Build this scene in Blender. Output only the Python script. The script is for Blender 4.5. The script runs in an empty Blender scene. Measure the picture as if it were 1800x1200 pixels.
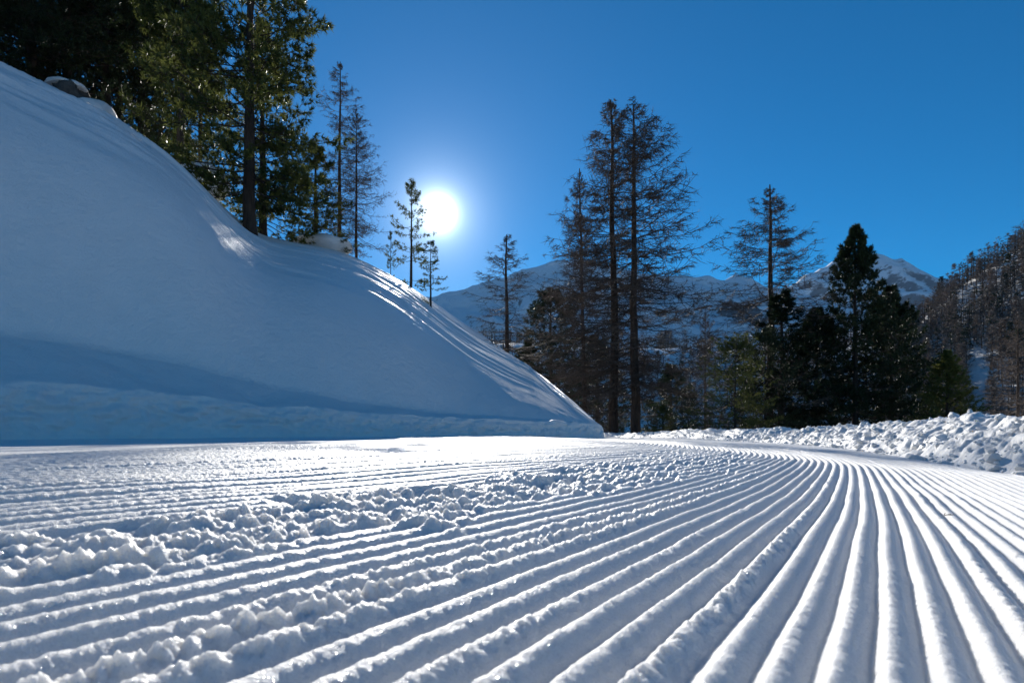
import bpy, bmesh, math, random
import numpy as np
R = math.radians
scene = bpy.context.scene
C = scene.collection

# ------------------------------------------------------------------ camera, sky, sun, exposure
CAM_Z = 0.25
cam_d = bpy.data.cameras.new('camera'); cam = bpy.data.objects.new('camera', cam_d); C.objects.link(cam)
cam.location = (0, 0, CAM_Z); cam.rotation_euler = (R(90), 0, 0)
cam_d.sensor_width = 36; cam_d.lens = 20; cam_d.shift_y = 150 / 1800
cam_d.clip_start = 0.02; cam_d.clip_end = 30000
cam_d.dof.use_dof = True; cam_d.dof.focus_distance = 2.6; cam_d.dof.aperture_fstop = 8
scene.camera = cam

SUN = np.array([-0.13, 1.0, 0.375]); SUN /= np.linalg.norm(SUN)
SUN_EL = math.asin(SUN[2]); SUN_AZ = math.atan2(SUN[0], SUN[1])      # azimuth clockwise from +Y

world = bpy.data.worlds.new('World'); scene.world = world; world.use_nodes = True
nt = world.node_tree; nt.nodes.clear()
sky = nt.nodes.new('ShaderNodeTexSky'); sky.sky_type = 'NISHITA'; sky.sun_disc = False
sky.sun_elevation = SUN_EL; sky.sun_rotation = SUN_AZ
sky.altitude = 2600; sky.air_density = 1.0; sky.dust_density = 0.25; sky.ozone_density = 2.0
hsv = nt.nodes.new('ShaderNodeHueSaturation'); hsv.inputs['Saturation'].default_value = 1.62; hsv.inputs['Hue'].default_value = 0.498; hsv.inputs['Value'].default_value = 1.25
bg = nt.nodes.new('ShaderNodeBackground'); bg.inputs['Strength'].default_value = 0.062
nt.links.new(sky.outputs[0], hsv.inputs['Color']); nt.links.new(hsv.outputs[0], bg.inputs['Color'])
# the sun itself and its aureole, as seen in the sky (a function of the angle to the sun's direction)
geo = nt.nodes.new('ShaderNodeNewGeometry')
dot = nt.nodes.new('ShaderNodeVectorMath'); dot.operation = 'DOT_PRODUCT'
dot.inputs[1].default_value = tuple(-SUN)
nt.links.new(geo.outputs['Incoming'], dot.inputs[0])
def wm(op, a, b=None):
    n = nt.nodes.new('ShaderNodeMath'); n.operation = op
    for i, v in enumerate((a, b)):
        if v is None: continue
        if isinstance(v, (int, float)): n.inputs[i].default_value = v
        else: nt.links.new(v, n.inputs[i])
    return n.outputs[0]
ang = wm('ARCCOSINE', wm('MINIMUM', dot.outputs['Value'], 1.0))
def lobe(width, amp): return wm('MULTIPLY', wm('EXPONENT', wm('MULTIPLY', ang, -1.0 / R(width))), amp)
glow = wm('ADD', wm('ADD', lobe(0.5, 14.0), lobe(1.9, 1.1)), lobe(9.0, 0.11))
bg2 = nt.nodes.new('ShaderNodeBackground'); bg2.inputs['Color'].default_value = (0.86, 0.96, 1.0, 1)
nt.links.new(glow, bg2.inputs['Strength'])
addw = nt.nodes.new('ShaderNodeAddShader'); wout = nt.nodes.new('ShaderNodeOutputWorld')
nt.links.new(bg.outputs[0], addw.inputs[0]); nt.links.new(bg2.outputs[0], addw.inputs[1]); nt.links.new(addw.outputs[0], wout.inputs[0])

sun_d = bpy.data.lights.new('sun', 'SUN'); sun_d.energy = 5.0; sun_d.angle = R(0.5); sun_d.color = (1.0, 0.95, 0.87)
sun_o = bpy.data.objects.new('sun', sun_d); C.objects.link(sun_o)
from mathutils import Vector
sun_o.rotation_euler = Vector(tuple(SUN)).to_track_quat('Z', 'Y').to_euler()
sun_o.location = (-20, 150, 60)

vs = scene.view_settings; vs.view_transform = 'Standard'; vs.look = 'None'; vs.exposure = 0.48; vs.gamma = 1.0; vs.use_curve_mapping = False
scene.cycles.max_bounces = 8; scene.cycles.diffuse_bounces = 5; scene.cycles.glossy_bounces = 2
scene.cycles.transmission_bounces = 3; scene.cycles.transparent_max_bounces = 4
scene.cycles.sample_clamp_indirect = 4.0; scene.cycles.caustics_reflective = False; scene.cycles.caustics_refractive = False

# ------------------------------------------------------------------ helpers
rng = np.random.default_rng(7); random.seed(7)
def sstep(a, b, x):
    t = np.clip((x - a) / (b - a), 0, 1); return t * t * (3 - 2 * t)
_perm = np.random.default_rng(3).permutation(4096).astype(np.int32)
_gx = np.cos(np.arange(4096) * 2.399963).astype(np.float32); _gy = np.sin(np.arange(4096) * 2.399963).astype(np.float32)
def _h(ix, iy, seed): return _perm[(_perm[(ix + seed * 131) & 4095] + iy) & 4095]
def perlin(x, y, seed=0):
    x = np.asarray(x, np.float32); y = np.asarray(y, np.float32)
    fx = np.floor(x); fy = np.floor(y); ix = fx.astype(np.int32); iy = fy.astype(np.int32); x = x - fx; y = y - fy
    u = x * x * x * (x * (x * 6 - 15) + 10); v = y * y * y * (y * (y * 6 - 15) + 10)
    def g(dx, dy):
        k = _h(ix + dx, iy + dy, seed); return _gx[k] * (x - dx) + _gy[k] * (y - dy)
    a = g(0, 0); b = g(1, 0); c = g(0, 1); d = g(1, 1)
    return 1.5 * ((a + u * (b - a)) * (1 - v) + (c + u * (d - c)) * v)
def fbm(x, y, o=4, seed=0, gain=.5):
    r = 0; a = 1.
    for i in range(o): r = r + a * perlin(x * 2 ** i, y * 2 ** i, seed + i); a *= gain
    return r
def domes(x, y, seed=0):
    """lumpy field: 1 at a random cell centre falling to 0, like crumbs of snow"""
    x = np.asarray(x, np.float32); y = np.asarray(y, np.float32)
    ix = np.floor(x).astype(np.int32); iy = np.floor(y).astype(np.int32); best = np.zeros_like(x)
    for dx in (-1, 0, 1):
        for dy in (-1, 0, 1):
            k = _h(ix + dx, iy + dy, seed); k2 = _perm[(k + 77) & 4095]; k3 = _perm[(k + 991) & 4095]
            px = ix + dx + k / 4096.; py = iy + dy + k2 / 4096.; rad = .45 + .5 * k3 / 4096.
            d2 = ((x - px) ** 2 + (y - py) ** 2) / rad ** 2
            best = np.maximum(best, rad * np.sqrt(np.clip(1 - d2, 0, 1)))
    return best
def smooth_line(pts, n, it=3):
    p = np.array(pts, float)
    for _ in range(it):
        q = np.empty((2 * len(p), p.shape[1])); q[0::2] = np.vstack([p[:1], .75 * p[:-1] + .25 * p[1:]])[:len(p)]; q = None
        a = .75 * p[:-1] + .25 * p[1:]; b = .25 * p[:-1] + .75 * p[1:]
        m = np.empty((2 * len(a), p.shape[1])); m[0::2] = a; m[1::2] = b
        p = np.vstack([p[:1], m, p[-1:]])
    d = np.r_[0, np.cumsum(np.linalg.norm(np.diff(p[:, :2], axis=0), axis=1))]
    s = np.linspace(0, d[-1], n)
    return np.stack([np.interp(s, d, p[:, k]) for k in range(p.shape[1])], 1), s
def line_dist(X, Y, line, s):
    """signed distance (right of travel positive) and arc length along a dense polyline"""
    sh = X.shape; X = X.ravel().astype(np.float32); Y = Y.ravel().astype(np.float32)
    T = np.gradient(line[:, :2], axis=0); T /= np.linalg.norm(T, axis=1)[:, None]
    lx = line[:, 0].astype(np.float32); ly = line[:, 1].astype(np.float32)
    u = np.empty_like(X); a = np.empty_like(X)
    for i in range(0, len(X), 20000):
        x = X[i:i + 20000, None]; y = Y[i:i + 20000, None]
        k = np.argmin((x - lx) ** 2 + (y - ly) ** 2, axis=1)
        ex = x[:, 0] - lx[k]; ey = y[:, 0] - ly[k]
        u[i:i + 20000] = ex * T[k, 1] - ey * T[k, 0]; a[i:i + 20000] = s[k] + ex * T[k, 0] + ey * T[k, 1]
    return u.reshape(sh), a.reshape(sh)

def mesh_from(name, v, faces, smooth=True):
    """faces: list of arrays (n,3) / (n,4)"""
    me = bpy.data.meshes.new(name); v = np.asarray(v, np.float32)
    me.vertices.add(len(v)); me.vertices.foreach_set('co', v.ravel())
    loops = np.concatenate([f.ravel() for f in faces]).astype(np.int32)
    sizes = np.concatenate([np.full(len(f), f.shape[1], np.int32) for f in faces])
    start = np.r_[0, np.cumsum(sizes)[:-1]].astype(np.int32)
    me.loops.add(len(loops)); me.loops.foreach_set('vertex_index', loops)
    me.polygons.add(len(sizes)); me.polygons.foreach_set('loop_start', start); me.polygons.foreach_set('loop_total', sizes)
    me.polygons.foreach_set('use_smooth', np.full(len(sizes), smooth))
    me.update(calc_edges=True); return me
def grid_faces(nu, nv, wrap=False):
    i = np.arange(nu * nv).reshape(nu, nv)
    if wrap: i = np.vstack([i, i[:1]])
    return np.stack([i[:-1, :-1], i[1:, :-1], i[1:, 1:], i[:-1, 1:]], -1).reshape(-1, 4)
def obj(name, me, mat=None, parent=None, kind=None, label=None, cat=None, group=None):
    o = bpy.data.objects.new(name, me); C.objects.link(o)
    if mat is not None and me is not None and not me.materials: me.materials.append(mat)
    if parent: o.parent = parent
    if kind: o['kind'] = kind
    if label: o['label'] = label
    if cat: o['category'] = cat
    if group: o['group'] = group
    return o

# ------------------------------------------------------------------ materials
class Mat:
    def __init__(s, name):
        s.m = bpy.data.materials.new(name); s.m.use_nodes = True; s.nt = s.m.node_tree
        s.b = s.nt.nodes['Principled BSDF']; s.out = s.nt.nodes['Material Output']; s.co = s.nt.nodes.new('ShaderNodeTexCoord')
    def n(s, t, **k):
        n = s.nt.nodes.new(t)
        for a, v in k.items(): setattr(n, a, v)
        return n
    def l(s, a, b): s.nt.links.new(a, b)
    def noise(s, scale, detail=3, rough=.55, coord='Object', stretch=None):
        n = s.n('ShaderNodeTexNoise'); n.inputs['Scale'].default_value = scale; n.inputs['Detail'].default_value = detail; n.inputs['Roughness'].default_value = rough
        src = s.co.outputs[coord]
        if stretch:
            m = s.n('ShaderNodeMapping'); m.inputs['Scale'].default_value = stretch; s.l(src, m.inputs[0]); src = m.outputs[0]
        s.l(src, n.inputs['Vector']); return n.outputs['Fac']
    def ramp(s, fac, stops):
        r = s.n('ShaderNodeValToRGB'); e = r.color_ramp.elements
        e[0].position, e[0].color = stops[0][0], (*stops[0][1], 1); e[1].position, e[1].color = stops[-1][0], (*stops[-1][1], 1)
        for p, c in stops[1:-1]: x = e.new(p); x.color = (*c, 1)
        s.l(fac, r.inputs[0]); return r.outputs[0]
    def bump(s, hs, prev=None):
        for h, dist, st in hs:
            b = s.n('ShaderNodeBump'); b.inputs['Distance'].default_value = dist; b.inputs['Strength'].default_value = st
            s.l(h, b.inputs['Height'])
            if prev is not None: s.l(prev, b.inputs['Normal'])
            prev = b.outputs[0]
        s.l(prev, s.b.inputs['Normal']); return prev
def snow_mat(name, grain, dist, sparkle=0.0, sss=0.0, rough=.5, spec=.6):
    m = Mat(name); b = m.b
    m.l(m.ramp(m.noise(1.7, 4), [(.3, (.765, .76, .75)), (.7, (.80, .795, .785))]), b.inputs['Base Color'])
    b.inputs['Roughness'].default_value = rough; b.inputs['Specular IOR Level'].default_value = spec; b.inputs['IOR'].default_value = 1.31
    if sss:
        b.subsurface_method = 'RANDOM_WALK'; b.inputs['Subsurface Weight'].default_value = 1.0
        b.inputs['Subsurface Radius'].default_value = (1.0, .95, .85); b.inputs['Subsurface Scale'].default_value = sss
    nrm = m.bump([(m.noise(grain * .22, 3), dist * 3, .6), (m.noise(grain, 4, .65), dist, .8)])
    if sparkle:
        v = m.n('ShaderNodeTexVoronoi'); v.inputs['Scale'].default_value = 700; m.l(m.co.outputs['Object'], v.inputs['Vector'])
        sub = m.n('ShaderNodeVectorMath', operation='SUBTRACT'); m.l(v.outputs['Color'], sub.inputs[0]); sub.inputs[1].default_value = (.5, .5, .5)
        sc = m.n('ShaderNodeVectorMath', operation='SCALE'); m.l(sub.outputs[0], sc.inputs[0]); sc.inputs['Scale'].default_value = 1.6
        ad = m.n('ShaderNodeVectorMath', operation='ADD'); m.l(nrm, ad.inputs[0]); m.l(sc.outputs[0], ad.inputs[1])
        no = m.n('ShaderNodeVectorMath', operation='NORMALIZE'); m.l(ad.outputs[0], no.inputs[0])
        g = m.n('ShaderNodeBsdfGlossy'); g.inputs['Roughness'].default_value = .12; m.l(no.outputs[0], g.inputs['Normal'])
        sx = m.n('ShaderNodeSeparateXYZ'); m.l(v.outputs['Color'], sx.inputs[0]); gt = m.n('ShaderNodeMath', operation='GREATER_THAN'); m.l(sx.outputs[2], gt.inputs[0]); gt.inputs[1].default_value = .86
        ml = m.n('ShaderNodeMath', operation='MULTIPLY'); m.l(gt.outputs[0], ml.inputs[0]); ml.inputs[1].default_value = sparkle
        mx = m.n('ShaderNodeMixShader'); m.l(ml.outputs[0], mx.inputs[0]); m.l(b.outputs[0], mx.inputs[1]); m.l(g.outputs[0], mx.inputs[2])
        m.l(mx.outputs[0], m.out.inputs[0])
    return m.m
M_PISTE = snow_mat('groomed_snow', 380, .003, .12, .02)
M_BANK = snow_mat('drifted_snow', 30, .018, .0, 0, .42, .9)
M_BERM = snow_mat('clod_snow', 60, .006, .0, .01)
M_FIELD = snow_mat('field_snow', 1.5, .06)
def bark(name, c0, c1, scale=9):
    m = Mat(name); m.l(m.ramp(m.noise(scale, 5, .65, stretch=(1, 1, .25)), [(.3, c0), (.72, c1)]), m.b.inputs['Base Color'])
    m.b.inputs['Roughness'].default_value = .9; m.b.inputs['Specular IOR Level'].default_value = .15
    m.bump([(m.noise(scale * 1.7, 5, .7, stretch=(1, 1, .22)), .05, .8)]); return m.m
M_LBARK = bark('larch_bark', (.028, .02, .016), (.11, .075, .055)); M_PBARK = bark('pine_bark', (.022, .017, .014), (.085, .06, .045))
def leafy(name, c0, c1, trans, gloss, rough=.4):
    m = Mat(name); oi = m.n('ShaderNodeObjectInfo'); mixf = m.n('ShaderNodeMath', operation='ADD')
    m.l(m.noise(2.3, 3), mixf.inputs[0]); sc = m.n('ShaderNodeMath', operation='MULTIPLY_ADD'); m.l(oi.outputs['Random'], sc.inputs[0]); sc.inputs[1].default_value = .3; sc.inputs[2].default_value = -.15
    m.l(sc.outputs[0], mixf.inputs[1]); col = m.ramp(mixf.outputs[0], [(.3, c0), (.7, c1)])
    m.l(col, m.b.inputs['Base Color']); m.b.inputs['Roughness'].default_value = rough; m.b.inputs['Specular IOR Level'].default_value = gloss
    if trans:
        t = m.n('ShaderNodeBsdfTranslucent'); m.l(col, t.inputs[0]); mx = m.n('ShaderNodeMixShader'); mx.inputs[0].default_value = trans
        m.l(m.b.outputs[0], mx.inputs[1]); m.l(t.outputs[0], mx.inputs[2]); m.l(mx.outputs[0], m.out.inputs[0])
    return m.m
M_NEEDLE = leafy('pine_needles', (.05, .07, .018), (.17, .175, .045), .5, .22)  # sun through the backlit crowns is put into this lighter base colour
M_NEEDLE_D = leafy('dark_pine_needles', (.014, .025, .012), (.045, .06, .024), .25, .15)  # darker copy of the needles; puts the shade on some pines into colour
M_TWIG = leafy('larch_twigs', (.065, .049, .039), (.155, .114, .088), .0, .2, .7)
M_FARL = leafy('far_larch_twigs', (.14, .11, .088), (.31, .24, .19), .0, .1, .8)
M_FARP = leafy('far_conifer_needles', (.015, .025, .014), (.05, .062, .03), .1, .2, .6)
def mountain_mat():
    m = Mat('mountain_snow_and_rock'); g = m.n('ShaderNodeNewGeometry'); sp = m.n('ShaderNodeSeparateXYZ'); m.l(g.outputs['Normal'], sp.inputs[0])
    a = m.n('ShaderNodeMath', operation='MULTIPLY_ADD'); m.l(m.noise(.009, 7, .7), a.inputs[0]); a.inputs[1].default_value = 1.1; 
    s2 = m.n('ShaderNodeMath', operation='MULTIPLY_ADD'); m.l(sp.outputs[2], s2.inputs[0]); s2.inputs[1].default_value = -.9; s2.inputs[2].default_value = .62; m.l(s2.outputs[0], a.inputs[2])
    m.l(m.ramp(a.outputs[0], [(.53, (.8, .81, .83)), (.62, (.16, .15, .145)), (1, (.1, .095, .09))]), m.b.inputs['Base Color'])
    m.b.inputs['Roughness'].default_value = .8; m.b.inputs['Specular IOR Level'].default_value = .1
    m.bump([(m.noise(.02, 6, .7), 25, .7)]); return m.m
M_MTN = mountain_mat()
def rock_mat():
    m = Mat('boulder_rock'); m.l(m.ramp(m.noise(3, 6, .7), [(.3, (.03, .028, .026)), (.7, (.12, .11, .1))]), m.b.inputs['Base Color'])
    m.b.inputs['Roughness'].default_value = .9; m.bump([(m.noise(9, 6, .7), .05, .8)]); return m.m
M_ROCK = rock_mat()

# ------------------------------------------------------------------ the lie of the land
BERM, BERM_S = smooth_line([(1.2, -6), (2.4, -1), (3.05, 1.8), (3.5, 3.85), (3.95, 5.6), (4.5, 7.3), (5.5, 11), (5.75, 14), (5.6, 18), (5.25, 22), (4.8, 28), (4, 36), (1, 46)], 260)
SPINE, SPINE_S = smooth_line([(-6.4, -9.4), (.35, .58), (2.35, 3.85), (2.95, 5.0), (3.35, 6.2), (3.6, 7.6), (3.75, 9.3), (3.85, 12), (3.95, 16), (3.8, 20), (3.5, 26), (2.8, 34), (0, 46)], 240)
E_PX = np.array([-8000, -2000, 0, 600, 900, 1100, 1250, 1400, 1540, 1600, 1640, 1700, 1760, 1800, 2000, 2600, 8000])
E_EL = np.array([.1, .15, .16, .16, .15, .135, .125, .13, 1.5e-1, .14, .165, .195, .22, .24, .31, .36, .3])
HILL_R = 520.
def land(X, Y):
    """far ground, r > 30 m: falls away into a valley, then climbs to the wooded hills"""
    r = np.hypot(X, Y); px = 900 + 1000 * np.clip(X / np.maximum(Y, .08 * r), -8, 8)
    e = np.where(Y > 0, np.interp(px, E_PX, E_EL), -.12)  # unseen ground behind the camera, dropped to keep its bounce light off the bank
    z = np.interp(r, [0, 30, 60, 120, 230, 300], [-.3, -.45, -2.6, -14, -36, -36])
    rise = np.clip((r - 240) / (HILL_R - 240), 0, 1); rise = rise ** 1.15
    z = z + (e * HILL_R + 36) * rise
    z = z + fbm(X / 60, Y / 60, 4, 20) * 4.5 * sstep(90, 300, r)
    over = np.maximum(r - HILL_R, 0); z = z + np.where(px > 1480, -.25, .06) * over
    return z
def ground(X, Y, bq=None):
    r2 = X * X + Y * Y; r = np.sqrt(r2)
    t = .032 * Y - .082 * X
    z = t / (1 + (t / .15) ** 4) ** .25 / (1 + r2 / 64)
    z = z - (.13 * sstep(6, 17, Y) + .14 * sstep(17, 29, Y)) * sstep(-1, 3.5, X)
    if bq is None: bq, _ = line_dist(X, Y, BERM, BERM_S)
    z = z - .25 * sstep(.6, 3.5, bq)
    w = sstep(30, 48, r)
    return z * (1 - w) + land(X, Y) * w

# ------------------------------------------------------------------ groomed piste (polar sheet, finest around the place the photographer kneels)
def build_piste():
    a_in = np.linspace(-R(43.5), R(43.5), 801)
    side = R(43.5) + (R(72) - R(43.5)) * np.linspace(0, 1, 46)[1:]
    back = R(72) + (R(360 - 144)) * np.linspace(0, 1, 60)[1:-1]
    ang = np.r_[-side[::-1], a_in, side, back]
    rr = np.r_[np.geomspace(.1, .4, 50)[:-1], np.geomspace(.4, 5, 450)[:-1], np.geomspace(5, 20, 190)[:-1], np.geomspace(20, 64, 34)]
    A, RR = np.meshgrid(ang, rr, indexing='ij')
    X = RR * np.sin(A); Y = RR * np.cos(A)
    bq, _ = line_dist(X, Y, BERM, BERM_S)
    z = ground(X, Y, bq)
    u, s = line_dist(X, Y, SPINE, SPINE_S)
    P = .049
    # where ridges exist and the sheet is fine enough to carry them
    dth = np.gradient(ang)[:, None] * RR; dr = np.gradient(rr)[None, :] * np.ones_like(RR)
    gu_r = np.abs(np.gradient(u, axis=1)); gu_t = np.abs(np.roll(u, -1, 0) - u)
    step = np.maximum(gu_r, np.minimum(gu_t, 1))
    carry = 1 - sstep(.3 * P, .55 * P, step)
    zone = (1 - sstep(-.12, .05, bq)) * sstep(-16, -12, u)
    # the trampled band
    band, bs = smooth_line([(-1.6, -1.0), (-.85, .3), (-.62, .69), (-.53, .85), (-.44, .98), (-.34, 1.14), (-.14, 1.46), (.2, 2.0), (.7, 2.8), (1.4, 4.0), (2.2, 6.5)], 120)
    bu, ba = line_dist(X, Y, band, bs)
    wid = .16 + .06 * perlin(ba * 2.1, ba * 0, 9) + .07 * np.clip(RR - 1.2, 0, 3)
    trod = (1 - sstep(.6, 1.15, np.abs(bu) / wid + .5 * fbm(X * 5, Y * 5, 2, 11)))
    trod = trod * (1 - .55 * sstep(1.6, 3.2, RR)) * (1 - sstep(4.5, 7, RR))
    uu = u + .0035 * perlin(s * 1.3, u * 2, 5) + .0015 * perlin(s * 6, u * 11, 6)
    uu = uu + trod * (.013 * perlin(s * 11, u * 14, 7) + .006 * perlin(s * 26, u * 30, 17))
    k = np.floor(uu / P); f = uu / P - k
    ki = (k.astype(np.int32)) & 4095
    hsh = _perm[ki] / 4096.
    pk = .42 + .08 * perlin(s * .8, k * 2.3, 18)
    rise = sstep(0, 1, np.clip(f / pk, 0, 1)); fall = np.cos(np.clip((f - pk) / (1 - pk), 0, 1) * math.pi / 2) ** 1.15
    prof = np.where(f < pk, rise, fall)
    amp = .0165 * (.84 + .22 * hsh + .12 * perlin(s * .9, k * 3.1, 8) + .05 * perlin(s * 4, k * 5.7, 19))
    broken = trod * sstep(-.25, .35, fbm(s * 9, k * 4.3, 2, 21)) 
    amp = amp * (1 - .7 * broken + .3 * trod)
    crumb = np.zeros_like(z)
    for kk, w in ((-10, .75), (-9, .4), (-3, .5), (-11, .25), (4, .3), (7, .2), (-6, .15), (-16, .4), (-20, .4), (-31, .3)):
        crumb = np.maximum(crumb, w * (k == kk))
    crumb = crumb * (.55 + .6 * sstep(-.4, .4, perlin(s * 2.1, k * 1.7, 22)))
    crumb = np.maximum(crumb, .35 * (hsh > .8) * sstep(.05, .5, perlin(s * .9, k * 7.7, 12)))
    crumb = np.maximum(crumb, .04)
    near = np.clip(carry * zone, 0, 1)
    z = z + amp * prof * near
    sel = (RR < 9) & (zone > 0)
    x = X[sel]; y = Y[sel]
    wx = x + .02 * fbm(x * 18, y * 18, 3, 30); wy = y + .02 * fbm(x * 18, y * 18, 3, 33)
    big = domes(wx / .10, wy / .10, 40); mid = domes(wx / .034, wy / .034, 41); sm = domes(wx / .016, wy / .016, 42); gr = fbm(x / .02, y / .02, 3, 46, .7)
    foot = fbm(x * 3.6, y * 3.6, 2, 44)
    t = trod[sel] * np.minimum(1, near[sel] + .35)
    dz = t * (.005 * big + .006 * mid + .004 * sm + .0035 * gr + .009 * fbm(x / .07, y / .07, 3, 47, .6) - .004 - .048 * sstep(.16, .5, foot))
    c = crumb[sel] * near[sel] * prof[sel] ** .8
    dz = dz + c * (.010 * (mid - .3) + .009 * (sm - .25) + .007 * gr)
    fine = (.0012 * (sm - .3) + .0008 * gr) * (.15 + .85 * prof[sel] ** 3) * near[sel] + .0008 * gr * (1 - near[sel])
    z[sel] += dz + fine
    z = z + .006 * fbm(X * 1.1, Y * 1.1, 3, 50) * zone * sstep(.5, 2, RR)
    n, m = X.shape
    v = np.stack([X, Y, z], -1).reshape(-1, 3)
    faces = [grid_faces(n, m, True)]
    c0 = len(v); v = np.vstack([v, [[0, 0, float(z[:, 0].mean())]]])
    i = np.arange(n) * m; faces.append(np.stack([i, np.full(n, c0), np.roll(i, -1)], 1)[:, ::-1])
    f0 = faces[0]; faces[0] = f0[:, ::-1]
    obj('groomed_piste', mesh_from('groomed_piste', v, faces), M_PISTE, kind='structure')
build_piste()

def build_land():
    ang = np.r_[np.linspace(-R(56), R(56), 230), R(56) + R(248) * np.linspace(0, 1, 50)[1:-1]]
    rr = np.r_[np.geomspace(60, 900, 110), np.geomspace(960, 6500, 14)]
    A, RR = np.meshgrid(ang, rr, indexing='ij'); X = RR * np.sin(A); Y = RR * np.cos(A)
    z = land(X, Y) - .12 * (RR < 66)
    w = sstep(800, 2500, RR); z = z * (1 - w) + w * 40
    v = np.stack([X, Y, z], -1).reshape(-1, 3)
    obj('valley_terrain', mesh_from('valley_terrain', v, [grid_faces(*X.shape, True)[:, ::-1]]), M_FIELD, kind='structure')
build_land()

# ------------------------------------------------------------------ snow bank on the left
# columns: base x, base y, lip z, bench width, crest x, crest y, crest z, what lies behind (slope)
BK = np.array([
 (-22, -4, 1.2, 2.4, -55, 23, 33, .03, .46), (-15, 2.2, 1.15, 2.4, -40, 25.5, 26.5, .03, .46), (-10.6, 6.5, 1.05, 2.3, -31, 27, 21, .03, .44),
 (-8.0, 8.84, 1.0, 2.1, -24.3, 27, 16.8, .03, .43), (-6.75, 9.7, .93, 1.8, -19.6, 28, 14.95, .03, .40), (-5.7, 10.2, .82, 1.4, -16, 28, 12.6, .02, .365),
 (-4.85, 10.6, .70, 1.1, -13.95, 30, 10.3, .0, .335), (-3.35, 11.4, .57, .85, -10.2, 34, 10.8, .0, .325), (-2.4, 12.1, .52, .75, -6.8, 34, 9.1, -.25, .285),
 (-.93, 13.4, .46, .6, -2.5, 36, 6.37, -.4, .22), (0, 14.3, .43, .5, 0, 33, 4.47, -.4, .19), (.92, 15.3, .40, .38, 1.6, 27, 2.46, -.4, .15),
 (1.78, 16.2, .37, .26, 2.37, 21.5, 1.15, -.4, .12), (2.45, 16.95, .33, .12, 2.65, 18.6, .5, -.5, .1), (2.74, 17.4, .29, .05, 2.72, 18.0, .36, -.6, .1),
 (2.86, 17.75, .27, .05, 2.7, 18.3, .34, -.6, .1), (2.88, 18.2, .26, .05, 2.66, 18.6, .34, -.6, .1), (2.8, 18.9, .26, .05, 2.55, 19.0, .36, -.6, .1), (2.5, 20, .2, .05, 2.2, 20, .3, -.6, .1)], float)
_bd = np.r_[0, np.cumsum(np.linalg.norm(np.diff(BK[:, :2], axis=0), axis=1))]
def bank_cols(s):
    c = np.stack([np.interp(s, _bd, BK[:, k]) for k in range(9)], 1)
    return c
def bank_surface(ns=600):
    s = np.r_[np.linspace(0, _bd[2], 60)[:-1], np.linspace(_bd[2], _bd[-1], ns - 59)]
    cols = bank_cols(s)
    # soften the corners of the control polygon
    ds = np.gradient(s); w = np.exp(-((s[:, None] - s[None, :]) / .55) ** 2) * ds[None, :]
    edge = np.clip((_bd[12] - s) / .8, 0, 1)[:, None]
    sm = (w @ cols) / w.sum(1)[:, None]; cols = cols * (1 - edge) + sm * edge
    return s, cols
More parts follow.
